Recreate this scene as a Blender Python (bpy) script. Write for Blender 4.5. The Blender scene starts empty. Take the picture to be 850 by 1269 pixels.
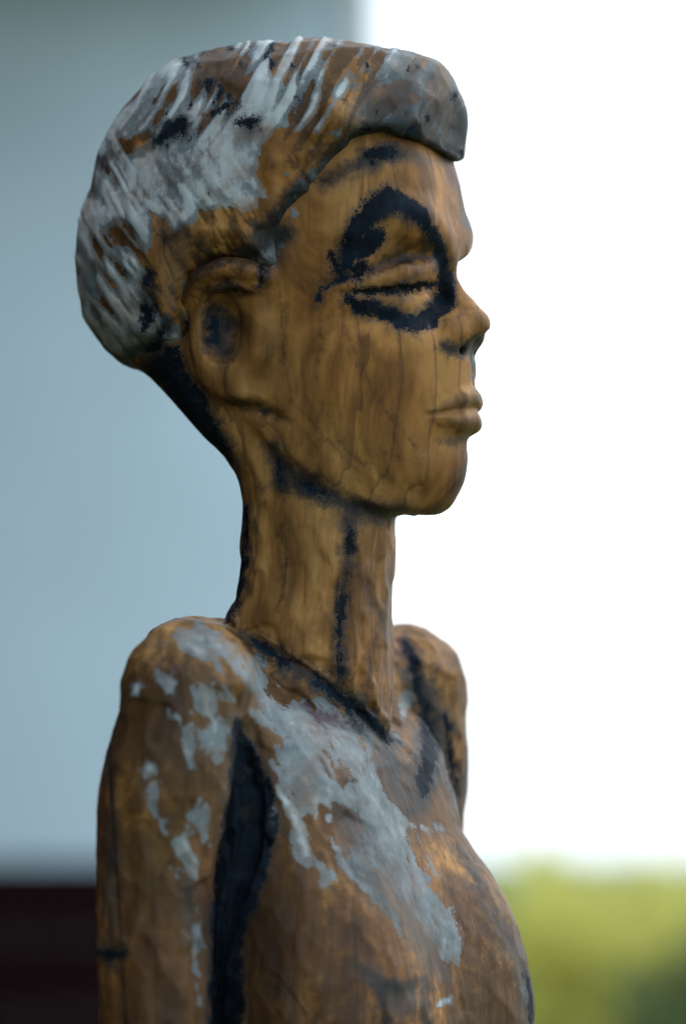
import bpy, math, random
import numpy as np
import openvdb

random.seed(7)
rng = np.random.default_rng(7)
scene = bpy.context.scene

# ------------------------------------------------------------------ camera
S = 0.00038              # metres per working unit (one photo pixel at the focus distance)
DIST = 4210.0            # camera to aim point, in working units
PITCH = math.radians(5.7)
AIM_Z = 1.55
cam_data = bpy.data.cameras.new('camera')
cam_data.sensor_fit = 'VERTICAL'
cam_data.sensor_height = 36.0
cam_data.sensor_width = 24.0
cam_data.lens = 36.0 * DIST / 1269.0
cam_data.clip_start = 0.05
cam_data.clip_end = 2000.0
cam_data.dof.use_dof = True
cam_data.dof.focus_distance = (DIST - 105) * S
cam_data.dof.aperture_fstop = 3.7
cam = bpy.data.objects.new('camera', cam_data)
scene.collection.objects.link(cam)
cam.location = (0, -DIST * S * math.cos(PITCH), AIM_Z - DIST * S * math.sin(PITCH))
cam.rotation_euler = (math.radians(90) + PITCH, 0, 0)
scene.camera = cam

# ------------------------------------------------------------------ world and sun
world = bpy.data.worlds.new('World')
scene.world = world
world.use_nodes = True
wn = world.node_tree.nodes; wl = world.node_tree.links
wn.clear()
w_out = wn.new('ShaderNodeOutputWorld')
w_bg = wn.new('ShaderNodeBackground')
w_sky = wn.new('ShaderNodeTexSky')
w_sky.sky_type = 'NISHITA'
w_sky.sun_disc = False
w_sky.sun_elevation = math.radians(42)
w_sky.sun_rotation = math.radians(60)
w_sky.dust_density = 4.0
w_sky.air_density = 1.0
w_mix = wn.new('ShaderNodeMix'); w_mix.data_type = 'RGBA'
w_mix.inputs[0].default_value = 0.75
w_mix.inputs[7].default_value = (8.9, 10.1, 11.1, 1)     # even white cloud layer
wl.new(w_sky.outputs[0], w_mix.inputs[6])
wl.new(w_mix.outputs[2], w_bg.inputs[0])
w_bg.inputs[1].default_value = 0.145
wl.new(w_bg.outputs[0], w_out.inputs[0])

sun_data = bpy.data.lights.new('sun', 'SUN')
sun_data.energy = 0.6
sun_data.angle = math.radians(25)
sun_data.color = (1.0, 0.95, 0.88)
sun = bpy.data.objects.new('sun', sun_data)
scene.collection.objects.link(sun)
sun_dir = (math.sin(math.radians(60)) * math.cos(math.radians(42)), math.cos(math.radians(60)) * math.cos(math.radians(42)), math.sin(math.radians(42)))
from mathutils import Vector
sun.rotation_euler = Vector(sun_dir).to_track_quat('Z', 'Y').to_euler()

scene.view_settings.view_transform = 'Standard'
scene.view_settings.look = 'None'
scene.view_settings.gamma = 1.0
scene.view_settings.exposure = 0.5
scene.view_settings.use_curve_mapping = False

# ------------------------------------------------------------------ sculpting kit
CP, SP = math.cos(PITCH), math.sin(PITCH)
f32 = np.float32

class Frame:
    def __init__(s, x0, theta_deg):
        s.ox = x0 - 425.0
        s.t = math.radians(theta_deg); s.c = math.cos(s.t); s.s = math.sin(s.t)
    def local(s, X, Y, Z):
        x = X - s.ox
        return x * s.c - Y * s.s, -x * s.s - Y * s.c, Z
    def P(s, x, y, b=0.0):
        """the point with lateral offset b that is seen at photo pixel (x, y)"""
        px = (x - 425.0) / DIST; py = (634.5 - y) / DIST
        # X = ox + a c - b s ; Y = -a s - b c ; Z = h ; depth = DIST + Y CP + Z SP
        A = np.array([[s.c + px * s.s * CP, -px * SP], [s.s * SP + py * s.s * CP, CP - py * SP]])
        r = np.array([px * (DIST - b * s.c * CP) - s.ox + b * s.s, py * (DIST - b * s.c * CP) - b * s.c * SP])
        a, h = np.linalg.solve(A, r)
        return np.array([a, b, h])

HD = Frame(340, 22)
BD = Frame(385, 28)

def project(X, Y, Z):
    dep = DIST + Y * CP + Z * SP
    return 425 + X * DIST / dep, 634.5 - (Z * CP - Y * SP) * DIST / dep

def ell(p, c, r):
    x = (p[0] - c[0]) / r[0]; y = (p[1] - c[1]) / r[1]; z = (p[2] - c[2]) / r[2]
    k0 = np.sqrt(x * x + y * y + z * z) + 1e-6
    k1 = np.sqrt((x / r[0]) ** 2 + (y / r[1]) ** 2 + (z / r[2]) ** 2) + 1e-6
    return k0 * (k0 - 1) / k1

def caps(p, A, B, r1, r2=None):
    if r2 is None: r2 = r1
    ba = np.asarray(B) - np.asarray(A); L = float(ba @ ba) + 1e-9
    pa = [p[i] - A[i] for i in range(3)]
    h = np.clip((pa[0] * ba[0] + pa[1] * ba[1] + pa[2] * ba[2]) / L, 0, 1)
    return np.sqrt(sum((pa[i] - ba[i] * h) ** 2 for i in range(3))) - (r1 + (r2 - r1) * h)

def chain(p, pts, rad, k=0.0):
    d = None
    for i in range(len(pts) - 1):
        q = caps(p, pts[i], pts[i + 1], rad[i], rad[i + 1])
        d = q if d is None else (np.minimum(d, q) if k == 0 else smin(d, q, k))
    return d

def smin(a, b, k):
    h = np.maximum(k - np.abs(a - b), 0) / k
    return np.minimum(a, b) - h * h * k * 0.25
def smax(a, b, k): return -smin(-a, -b, k)

def curve(xs, ys, q, n=400):
    """smooth interpolation of a table (monotone-ish cubic through pre-sampled points)"""
    xs = np.asarray(xs, float); ys = np.asarray(ys, float)
    o = np.argsort(xs); xs = xs[o]; ys = ys[o]
    m = np.zeros_like(xs); dx = np.diff(xs); s = np.diff(ys) / dx
    m[1:-1] = np.where(s[1:] * s[:-1] > 0, 2 * s[1:] * s[:-1] / (s[1:] + s[:-1] + 1e-12), 0); m[0] = s[0]; m[-1] = s[-1]
    t = np.linspace(xs[0], xs[-1], n)
    i = np.clip(np.searchsorted(xs, t) - 1, 0, len(xs) - 2)
    u = (t - xs[i]) / dx[i]
    v = ((1 + 2 * u) * (1 - u) ** 2) * ys[i] + u * (1 - u) ** 2 * dx[i] * m[i] + u * u * (3 - 2 * u) * ys[i + 1] + u * u * (u - 1) * dx[i] * m[i + 1]
    return np.interp(q, t, v)

def loft(p, rows):
    """rows: (c, a_front, a_back, half_width, taper, exponent)"""
    R = np.array(rows, float); c = p[2]
    af, ab, w, tau, n = [curve(R[:, 0], R[:, k], c) for k in range(1, 6)]
    am = (af + ab) / 2; ra = np.maximum((af - ab) / 2, 3); w = np.maximum(w, 3)
    t = np.clip((p[0] - am) / ra, -1.2, 1.2)
    ww = w * (1 - tau * (t * 0.5 + 0.5) ** 2)
    u = np.abs((p[0] - am) / ra); v = np.abs(p[1] / ww)
    e = (u ** n + v ** n + 1e-9) ** (1 / n)
    return (e - 1) * np.minimum(ra, w), e

def poly2d(x, y, pts):
    """signed distance to a closed polygon, negative inside"""
    P = np.asarray(pts, float); n = len(P)
    d = np.full(x.shape, 1e18); s = np.ones(x.shape)
    for i in range(n):
        j = i - 1
        ex, ey = P[j] - P[i]; wx = x - P[i, 0]; wy = y - P[i, 1]
        h = np.clip((wx * ex + wy * ey) / (ex * ex + ey * ey + 1e-9), 0, 1)
        d = np.minimum(d, (wx - ex * h) ** 2 + (wy - ey * h) ** 2)
        c1 = y >= P[i, 1]; c2 = y < P[j, 1]; c3 = ex * wy > ey * wx
        flip = (c1 & c2 & c3) | (~c1 & ~c2 & ~c3)
        s = np.where(flip, -s, s)
    return s * np.sqrt(d)

def polyline_d(x, y, pts):
    d = np.full(x.shape, 1e18)
    for i in range(len(pts) - 1):
        ax, ay = pts[i]; ex, ey = pts[i + 1][0] - ax, pts[i + 1][1] - ay
        wx = x - ax; wy = y - ay
        h = np.clip((wx * ex + wy * ey) / (ex * ex + ey * ey + 1e-9), 0, 1)
        d = np.minimum(d, (wx - ex * h) ** 2 + (wy - ey * h) ** 2)
    return np.sqrt(d)

NT = rng.random((32, 32, 32)).astype(f32)
def vnoise(x, y, z):
    xi = np.floor(x).astype(np.int64); yi = np.floor(y).astype(np.int64); zi = np.floor(z).astype(np.int64)
    fx = x - xi; fy = y - yi; fz = z - zi
    fx = fx * fx * (3 - 2 * fx); fy = fy * fy * (3 - 2 * fy); fz = fz * fz * (3 - 2 * fz)
    x0 = xi & 31; x1 = (xi + 1) & 31; y0 = yi & 31; y1 = (yi + 1) & 31; z0 = zi & 31; z1 = (zi + 1) & 31
    a = NT[x0, y0, z0] * (1 - fx) + NT[x1, y0, z0] * fx
    b = NT[x0, y1, z0] * (1 - fx) + NT[x1, y1, z0] * fx
    c = NT[x0, y0, z1] * (1 - fx) + NT[x1, y0, z1] * fx
    d = NT[x0, y1, z1] * (1 - fx) + NT[x1, y1, z1] * fx
    return ((a * (1 - fy) + b * fy) * (1 - fz) + (c * (1 - fy) + d * fy) * fz) * 2 - 1
def fbm(x, y, z, o=4):
    r = 0; a = 1.0; t = 0
    for k in range(o):
        r = r + a * vnoise(x * 2 ** k + 7.3 * k, y * 2 ** k + 3.1 * k, z * 2 ** k + 1.7 * k); t += a; a *= 0.5
    return r / t

def polygonise(field, lo, hi, fine=2.5, ratio=4):
    lo = np.array(lo, float); hi = np.array(hi, float)
    co = fine * ratio
    n = np.ceil((hi - lo) / co).astype(int)
    ax = [lo[k] + (np.arange(n[k]) * ratio + (ratio - 1) / 2) * fine for k in range(3)]
    G = np.meshgrid(*ax, indexing='ij')
    v = field(G[0].ravel(), G[1].ravel(), G[2].ravel()).reshape(n)
    ins = v < 0
    act = np.zeros(n, bool)
    for k in range(3):
        d = np.diff(ins, axis=k)
        sl = [slice(None)] * 3; sl[k] = slice(0, -1); act[tuple(sl)] |= d
        sl[k] = slice(1, None); act[tuple(sl)] |= d
    for k in range(3):                                   # dilate by one coarse cell
        b = act.copy(); sl = [slice(None)] * 3; s2 = [slice(None)] * 3
        sl[k] = slice(0, -1); s2[k] = slice(1, None)
        b[tuple(sl)] |= act[tuple(s2)]; b[tuple(s2)] |= act[tuple(sl)]; act = b
    big = np.where(ins, -4.0, 4.0).astype(f32)
    for k in range(3): big = np.repeat(big, ratio, axis=k)
    idx = np.argwhere(act) * ratio
    off = np.stack(np.meshgrid(*[np.arange(ratio)] * 3, indexing='ij'), -1).reshape(-1, 3)
    for s in range(0, len(idx), 12000):
        q = (idx[s:s + 12000, None, :] + off[None]).reshape(-1, 3)
        val = field(lo[0] + q[:, 0] * fine, lo[1] + q[:, 1] * fine, lo[2] + q[:, 2] * fine)
        big[q[:, 0], q[:, 1], q[:, 2]] = np.clip(val, -4, 4)
    g = openvdb.FloatGrid(4.0)
    g.copyFromArray(big)
    pts, quads = g.convertToQuads(0.0)
    pts = pts.astype(float) * fine + lo
    return pts, quads

def vertex_normals(p, q):
    fn = np.cross(p[q[:, 2]] - p[q[:, 0]], p[q[:, 3]] - p[q[:, 1]])
    n = np.zeros_like(p)
    for k in range(4):
        for j in range(3): n[:, j] += np.bincount(q[:, k], fn[:, j], len(p))
    return n / (np.linalg.norm(n, axis=1, keepdims=True) + 1e-9)

# ------------------------------------------------------------------ the carved figure
def C(y): return (634.5 - y) / CP                       # height of a photo row on the aim plane
def Ha(x): return (x - 340) / HD.c

face_rows = [(C(y), Ha(xf), Ha(xb), w, tau, n) for y, xf, xb, w, tau, n in [
    (120, 500, 250, 105, .12, 3.0), (170, 536, 250, 120, .12, 3.2), (250, 556, 250, 127, .08, 3.5), (290, 561, 250, 129, .08, 3.5),
    (335, 556, 250, 129, .11, 3.2), (380, 551, 250, 127, .16, 2.7), (415, 556, 250, 123, .21, 2.45), (442, 577, 250, 120, .24, 2.3), (465, 583, 250, 117, .26, 2.2), (490, 583, 252, 114, .28, 2.2),
    (520, 580, 255, 108, .30, 2.2), (555, 577, 260, 101, .33, 2.2), (600, 563, 265, 93, .36, 2.25), (625, 550, 270, 87, .38, 2.3), (670, 550, 270, 80, .4, 2.3)]]
jaw = np.array([HD.P(x, y, 85) for x, y in [(210, 400), (262, 455), (300, 512), (335, 556), (400, 605), (450, 625)]] + [HD.P(x, y, 0) for x, y in [(500, 636), (536, 633), (556, 625), (572, 606), (590, 570)]])

def sil_rows(rows, fr, x0, tau, n):
    out = []
    for y, xl, xr, w in rows:
        h = (xr - xl) / 2 - (4 if n > 2.4 else 0); ra = math.sqrt(max(h * h - (w * fr.s) ** 2, 9)) / fr.c
        am = ((xl + xr) / 2 - x0) / fr.c
        out.append((C(y), am + ra, am - ra, w, tau, n))
    return out
neck_rows = sil_rows([(400, 140, 440, 105), (440, 158, 440, 100), (470, 190, 440, 95), (500, 216, 450, 92), (540, 250, 462, 88), (570, 279, 474, 86), (605, 297, 486, 84),
    (640, 302, 491, 82), (680, 302, 489, 80), (720, 297, 487, 80), (750, 289, 486, 82), (775, 278, 486, 85), (820, 262, 486, 90), (900, 258, 484, 92), (980, 258, 480, 92)], HD, 340, .1, 2.5)

torso_rows = [(C(y), af, ab, w, tau, n) for y, af, ab, w, tau, n in [
    (740, 40, -125, 250, .1, 2.6), (860, 88, -135, 255, .1, 2.8), (920, 112, -145, 255, .1, 3.0), (1020, 145, -150, 248, .1, 3.2), (1100, 170, -150, 240, .1, 3.2),
    (1220, 192, -140, 228, .12, 3.1), (1300, 196, -130, 214, .15, 2.9), (1400, 165, -118, 196, .2, 2.6), (1500, 138, -112, 188, .2, 2.6), (1620, 140, -120, 200, .2, 2.6)]]
top_a = [-400, -125, -100, 0, 105, 150, 300]
top_c = [C(y) for y in (700, 766, 775, 846, 916, 940, 1040)]

def base_head(X, Y, Z):
    p = HD.local(X, Y, Z)
    d = ell(p, (Ha(322), 0, C(258)), (200, 128, 172))
    fd, _ = loft(p, face_rows)
    fd = smax(fd, p[2] - C(135), 40)                       # top closed inside the hair
    bot = np.interp(p[0], jaw[:, 0], jaw[:, 2])
    fd = smax(fd, (bot - p[2]) * 0.85, 16)
    return smin(d, fd, 30)

def ray_hit(field, x, y):
    """world point where the ray of pixel (x, y) first meets the field"""
    u = (x - 425.0) / DIST; v = (634.5 - y) / DIST
    t = np.arange(DIST - 420, DIST + 420, 1.0)
    X = u * t; Y = t * CP - v * t * SP - DIST * CP; Z = t * SP + v * t * CP - DIST * SP
    f = field(X, Y, Z)
    k = np.argmax(f < 0) if (f < 0).any() else int(np.argmin(f))
    return np.array([X[k], Y[k], Z[k]])

_hits = {}
def F(x, y, d=0.0, field=None):
    """surface point of the head under pixel (x, y), moved d outwards, in head coordinates"""
    field = field or base_head
    key = (x, y, field.__name__)
    if key not in _hits:
        w = ray_hit(field, x, y)
        e = 2.0; g = []
        for k in range(3):
            q = np.repeat(w[:, None], 2, 1); q[k, 0] += e; q[k, 1] -= e
            f = field(*q); g.append(f[0] - f[1])
        g = np.array(g); g /= np.linalg.norm(g)
        n = np.array(HD.local(g[0] + HD.ox, g[1], g[2]))
        _hits[key] = (np.array(HD.local(*w)), n)
    q, n = _hits[key]
    return q + n * d
M = HD.P

ear_rim = [(332, 343, 0), (310, 335, 5), (282, 331, 9), (254, 342, 12), (239, 366, 13), (235, 400, 13), (242, 432, 11), (257, 459, 8), (279, 481, 5), (303, 491, 1), (322, 488, -5)]

def face_masses(X, Y, Z):
    p = HD.local(X, Y, Z); ps = (p[0], np.abs(p[1]), p[2])
    d = base_head(X, Y, Z)
    # shallow eye socket, lid bulge
    d = smax(d, -ell(ps, F(510, 334, 20), (34, 50, 34)), 30)
    d = smax(d, -ell(ps, F(550, 348, 16), (20, 18, 26)), 20)
    d = smin(d, chain(ps, [F(438, 354, -14), F(465, 347, -11), F(495, 341, -12), F(536, 338, -19)], [14, 20, 23, 19]), 14)
    d = smin(d, chain(ps, [F(440, 374, -7), F(482, 378, -7), F(530, 374, -10)], [7, 9, 8]), 14)
    # brow ridge
    d = smin(d, chain(ps, [F(440, 285, -11), F(480, 264, -13), F(528, 274, -13), F(556, 300, -11), F(560, 322, -11)], [8, 11, 12, 9, 8]), 30)
    # nose
    nr = chain(ps, [M(549, 305, 0), M(556, 348, 0), M(570, 378, 0), M(587, 402, 0)], [12, 11, 13, 15])
    nr = smin(nr, ell(ps, M(586, 402, 0), (20, 21, 19)), 8)
    nr = smin(nr, caps(ps, M(572, 385, 3), M(554, 416, 14), 15, 20), 14)
    nr = smin(nr, ell(ps, M(557, 413, 21), (28, 24, 24)), 14)
    q0 = M(552, 441, 26); q1 = M(603, 411, 0)
    nx, nz = -(q1[2] - q0[2]), q1[0] - q0[0]; L = math.hypot(nx, nz); nx /= L; nz /= L
    nr = smax(nr, -((ps[0] - q0[0]) * nx + (ps[2] - q0[2]) * nz), 4)
    d = smin(d, nr, 14)
    return d

def head_field(X, Y, Z):
    p = HD.local(X, Y, Z); ps = (p[0], np.abs(p[1]), p[2])
    d = face_masses(X, Y, Z)
    G = lambda x, y, e=0.0: F(x, y, e, face_masses)
    # lid slit and lid crease
    d = smax(d, -chain(ps, [G(422, 364, 2), G(450, 362, 2), G(490, 359, 2), G(515, 357, 2), G(538, 353, 2)], [3, 4, 5, 5, 3]), 5)
    d = smax(d, -chain(ps, [G(405, 353, 3), G(440, 341, 2), G(470, 328, 2), G(505, 319, 2), G(546, 315, 3)], [3, 4.5, 6, 6, 4]), 8)
    # underside of the nose and nostril
    d = smax(d, -ell(ps, M(562, 434, 20), (14, 7, 4)), 6)
    # mouth
    d = smax(d, -chain(ps, [M(588, 444, 0), M(590, 474, 0)], [4, 5]), 6)
    up = chain(ps, [M(584, 493, 2), M(571, 494, 24), F(553, 502, -1), F(536, 510, -1)], [11, 11, 9, 4])
    lo = chain(ps, [M(581, 522, 0), M(568, 522, 22), F(553, 520, -2), F(538, 514, -2)], [14, 14, 11, 5])
    d = smin(d, up, 7); d = smin(d, lo, 7)
    d = smax(d, -chain(ps, [M(599, 507, 0), M(582, 508, 26), F(556, 510, 6), F(529, 514, 2)], [3, 3, 3.2, 2.5]), 4)
    d = smax(d, -chain(ps, [M(594, 549, 0), M(578, 548, 26), F(550, 543, 7)], [9, 9, 7]), 18)
    # chin
    d = smin(d, ell(ps, M(536, 590, 0), (28, 40, 34)), 30)
    # ear
    R = [F(x, y, e) for x, y, e in ear_rim]
    d = smin(d, ell(ps, F(282, 412, -4), (54, 20, 78)), 12)
    d = smax(d, -ell(ps, F(290, 408, 20), (42, 24, 60)), 12)
    d = smin(d, chain(ps, R, [6, 10, 11, 11, 10, 10, 10, 11, 12, 12, 9]), 14)
    d = smin(d, chain(ps, [F(318, 356, 2), F(296, 352, 5), F(272, 358, 7), F(258, 374, 6)], [6, 6, 6, 5]), 7)
    d = smax(d, -ell(ps, F(279, 406, 8), (26, 22, 42)), 8)
    d = smin(d, caps(ps, F(326, 400, -3), F(324, 440, -3), 9, 9), 22)
    d = smax(d, -chain(ps, [F(285, 505, 6), F(322, 508, 4), F(352, 520, 4)], [5, 5, 3]), 14)
    return d

def neck_field(X, Y, Z):
    p = HD.local(X, Y, Z)
    d, _ = loft(p, neck_rows)
    d = smax(d, C(1010) - p[2], 20)
    d = smax(d, p[2] - C(420), 30)
    return d

ns0 = BD.P(225, 862, 308); ns1 = BD.P(207, 965, 320); ns2 = BD.P(191, 1120, 322); ns3 = BD.P(196, 1420, 318); ns4 = BD.P(205, 1640, 300)
fs0 = BD.P(507, 850, -318); fs1 = BD.P(508, 960, -322); fs2 = BD.P(500, 1130, -322); fs3 = BD.P(500, 1400, -318); fs4 = BD.P(495, 1570, -300)
BASE_C = C(1545)
def limb(p, pts, rad):
    """hanging limb: round section whose centre and radius follow the height, ball at the top"""
    P3 = np.array(pts); c = p[2]; top = P3[0, 2]
    P3 = np.vstack([P3[0] + [0, 0, 40], P3]); rad = [rad[0]] + list(rad)
    q = np.minimum(c, top)
    a = curve(P3[:, 2], P3[:, 0], q); b = curve(P3[:, 2], P3[:, 1], q); r = curve(P3[:, 2], rad, q)
    return np.sqrt((p[0] - a) ** 2 + (p[1] - b) ** 2 + np.maximum(c - top, 0) ** 2) - r
def torso_masses(X, Y, Z):
    p = BD.local(X, Y, Z)
    d, _ = loft(p, torso_rows)
    top = curve(top_a, top_c, p[0])
    d = smax(d, (p[2] - top) * 0.8, 26)
    for b, r in ((1, 102), (-1, 114)):
        d = smin(d, ell(p, np.array([104.0, 148.0 * b, C(1250)]), (r, 112, 185)), 60)
    # yoke of the shoulders behind the neck
    yk = chain(p, [BD.P(243, 839, 285), np.array([-85, 90, C(838)]), np.array([-85, -90, C(830)]), fs0 + np.array([-20, 20, 8])], [62, 55, 55, 62])
    d = smin(d, yk, 40)
    arm = limb(p, [ns0, ns1, ns2, ns3, ns4], [70, 74, 65, 60, 56])
    farm = limb(p, [fs0, fs1, fs2, fs3, fs4], [75, 75, 70, 62, 56])
    kk = 30.0 - 24.0 * np.clip((C(860) - p[2]) / 80, 0, 1)
    arms = np.minimum(arm, farm)
    h = np.maximum(kk - np.abs(d - arms), 0) / kk
    return np.minimum(d, arms) - h * h * kk * 0.25

_bh = {}
def B(x, y, d=0.0):
    if (x, y) not in _bh:
        w = ray_hit(torso_masses, x, y); _bh[(x, y)] = np.array(BD.local(*w))
    q = _bh[(x, y)].copy()
    view = np.array(BD.local(BD.ox, -1.0, 0.0))
    return q + view * d

def torso_field(X, Y, Z):
    p = BD.local(X, Y, Z)
    d = torso_masses(X, Y, Z)
    # deep saw cut between arm and chest
    d = smax(d, -chain(p, [B(296, 898, 2), B(304, 935, 2), B(312, 990, 0), B(308, 1060, -4), B(286, 1140, -8), B(276, 1290, -10)], [3, 8, 15, 15, 12, 10]), 6)
    # far arm crease
    d = smax(d, -chain(p, [B(552, 885, 0), B(557, 930, 0), B(566, 985, 0)], [2, 4, 3]), 4)
    return smax(d, BASE_C - p[2], 4)

def neck_torso(X, Y, Z): return smin(neck_field(X, Y, Z), torso_masses(X, Y, Z), 9)
NECK_CUT = [ray_hit(neck_torso, x, y) + np.array([0, -1.0, 0]) for x, y in [(436, 642), (432, 690), (427, 740), (421, 780), (420, 815), (421, 850)]]
COLLAR_CUT = [ray_hit(neck_torso, x, y) + np.array([0, -1.0, 0]) for x, y in [(282, 779), (310, 790), (345, 812), (392, 842), (436, 872), (466, 902), (484, 926)]]
def body_field(X, Y, Z):
    out = np.empty(X.shape)
    hi = Z > C(690); lo = Z < C(480)
    big = 1e3
    h = np.full(X.shape, big); t = np.full(X.shape, big); n = np.full(X.shape, big)
    m = Z > C(700)
    if m.any(): h[m] = head_field(X[m], Y[m], Z[m])
    m = Z < C(690)
    if m.any(): t[m] = torso_field(X[m], Y[m], Z[m])
    m = (Z < C(380)) & (Z > C(1020))
    if m.any(): n[m] = neck_field(X[m], Y[m], Z[m])
    d = smin(h, n, 12)
    d = smin(d, t, 9)
    # groove down the neck, crease along the collar
    m = (Z < C(600)) & (Z > C(960))
    if m.any():
        P3 = (X[m], Y[m], Z[m])
        g = chain(P3, NECK_CUT, [2.5, 4, 4.5, 4, 4, 3])
        g2 = chain(P3, COLLAR_CUT, [3, 5, 6, 6, 6, 6, 4])
        d[m] = smax(smax(d[m], -g, 6), -g2, 8)
    return d

hair_sil = [(46, 372, 378, 8), (51, 335, 415, 40), (57, 275, 440, 62), (64, 228, 470, 82), (80, 195, 526, 106), (95, 177, 553, 122), (120, 156, 564, 138), (150, 138, 568, 148), (180, 122, 566, 154),
    (220, 111, 570, 158), (290, 94, 562, 160), (330, 95, 556, 157), (380, 102, 550, 148), (410, 118, 545, 140), (432, 137, 540, 130), (456, 158, 535, 118), (490, 190, 520, 100)]
hair_rows = sil_rows(hair_sil, HD, 340, 0.0, 2.3)
hair_poly_px = [(640, 20), (640, 206), (563, 204), (546, 190), (500, 183), (455, 189), (412, 208), (374, 238), (346, 268), (334, 300), (338, 332), (318, 326), (284, 316), (250, 326), (226, 348), (217, 392), (205, 420), (172, 456), (120, 476), (40, 470), (40, 20)]
hair_corner = [tuple(HD.P(x, y, 0 if x > 500 else 140 * min(1, (500 - x) / 120 + 0.0) if x > 180 else 60)[[0, 2]]) for x, y in hair_poly_px]
def chaikin(P, n=2):
    P = np.array(P)
    for _ in range(n):
        Q = np.roll(P, -1, 0); P = np.stack([P * .75 + Q * .25, P * .25 + Q * .75], 1).reshape(-1, 2)
    return P
hair_poly = chaikin(hair_corner)
def hair_field(X, Y, Z):
    p = HD.local(X, Y, Z); ps = (p[0], np.abs(p[1]), p[2])
    d, _ = loft(p, hair_rows)
    d = smax(d, p[2] - C(50), 6)
    # roll of the fringe
    d = smin(d, chain(ps, [M(516, 144, 0), M(482, 146, 62), M(428, 160, 118)], [46, 46, 34]), 26)
    pl = poly2d(p[0], p[2], hair_poly)
    kk = 16 + 26 * np.clip((M(500, 180, 0)[0] - p[0]) / 90, 0, 1)
    h = np.maximum(kk - np.abs(d - pl), 0) / kk
    return np.maximum(d, pl) + h * h * kk * 0.25

# ------------------------------------------------------------------ materials
def new_mat(name):
    m = bpy.data.materials.new(name); m.use_nodes = True
    nt = m.node_tree; nt.nodes.clear()
    out = nt.nodes.new('ShaderNodeOutputMaterial'); bs = nt.nodes.new('ShaderNodeBsdfPrincipled')
    nt.links.new(bs.outputs[0], out.inputs[0])
    return m, nt, bs

class NT_:
    """small helper to wire nodes"""
    def __init__(s, nt): s.nt = nt
    def put(s, sock, v):
        if v is None: return
        if hasattr(v, 'is_linked'): s.nt.links.new(v, sock)
        else:
            if isinstance(v, (tuple, list)) and len(v) == 3 and sock.type == 'RGBA': v = (*v, 1)
            sock.default_value = v
    def math(s, op, a, b=None, c=None, clamp=False):
        n = s.nt.nodes.new('ShaderNodeMath'); n.operation = op; n.use_clamp = clamp
        s.put(n.inputs[0], a); s.put(n.inputs[1], b); s.put(n.inputs[2], c)
        return n.outputs[0]
    def mix(s, f, a, b, blend='MIX'):
        n = s.nt.nodes.new('ShaderNodeMix'); n.data_type = 'RGBA'; n.blend_type = blend
        s.put(n.inputs[0], f); s.put(n.inputs[6], a); s.put(n.inputs[7], b)
        return n.outputs[2]
    def noise(s, vec, scale, detail=4, rough=0.55, dist=0.0):
        n = s.nt.nodes.new('ShaderNodeTexNoise')
        s.put(n.inputs['Vector'], vec); n.inputs['Scale'].default_value = scale
        n.inputs['Detail'].default_value = detail; n.inputs['Roughness'].default_value = rough; n.inputs['Distortion'].default_value = dist
        return n.outputs[0]
    def mapping(s, vec, scale=(1, 1, 1), loc=(0, 0, 0), rot=(0, 0, 0)):
        n = s.nt.nodes.new('ShaderNodeMapping'); s.put(n.inputs['Vector'], vec)
        n.inputs['Scale'].default_value = scale; n.inputs['Location'].default_value = loc; n.inputs['Rotation'].default_value = rot
        return n.outputs[0]
    def smooth(s, v, lo, hi, a=0.0, b=1.0):
        n = s.nt.nodes.new('ShaderNodeMapRange'); n.interpolation_type = 'SMOOTHSTEP'
        s.put(n.inputs[0], v); n.inputs[1].default_value = lo; n.inputs[2].default_value = hi; n.inputs[3].default_value = a; n.inputs[4].default_value = b
        return n.outputs[0]
    def attr(s, name):
        n = s.nt.nodes.new('ShaderNodeAttribute'); n.attribute_name = name; return n.outputs['Fac']
    def ramp(s, v, stops):
        n = s.nt.nodes.new('ShaderNodeValToRGB'); s.put(n.inputs[0], v)
        e = n.color_ramp.elements
        while len(e) < len(stops): e.new(0.5)
        for i, (p, c) in enumerate(stops): e[i].position = p; e[i].color = (*c, 1)
        return n.outputs[0]
    def coord(s): return s.nt.nodes.new('ShaderNodeTexCoord').outputs['Object']
    def bump(s, h, strength, dist, normal=None):
        n = s.nt.nodes.new('ShaderNodeBump'); n.inputs['Strength'].default_value = strength; n.inputs['Distance'].default_value = dist
        s.put(n.inputs['Height'], h)
        if normal is not None: s.put(n.inputs['Normal'], normal)
        return n.outputs[0]

def simple_mat(name, col, rough=0.7, var=0.15, scale=6.0, bump=0.0):
    m, nt, bs = new_mat(name); h = NT_(nt)
    n = h.noise(h.coord(), scale, 5)
    dark = tuple(c * (1 - var) for c in col); lite = tuple(min(1, c * (1 + var)) for c in col)
    h.put(bs.inputs['Base Color'], h.ramp(n, [(0.3, dark), (0.7, lite)]))
    bs.inputs['Roughness'].default_value = rough
    if bump: h.put(bs.inputs['Normal'], h.bump(h.noise(h.coord(), scale * 8, 4), bump, 0.01))
    return m

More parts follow.
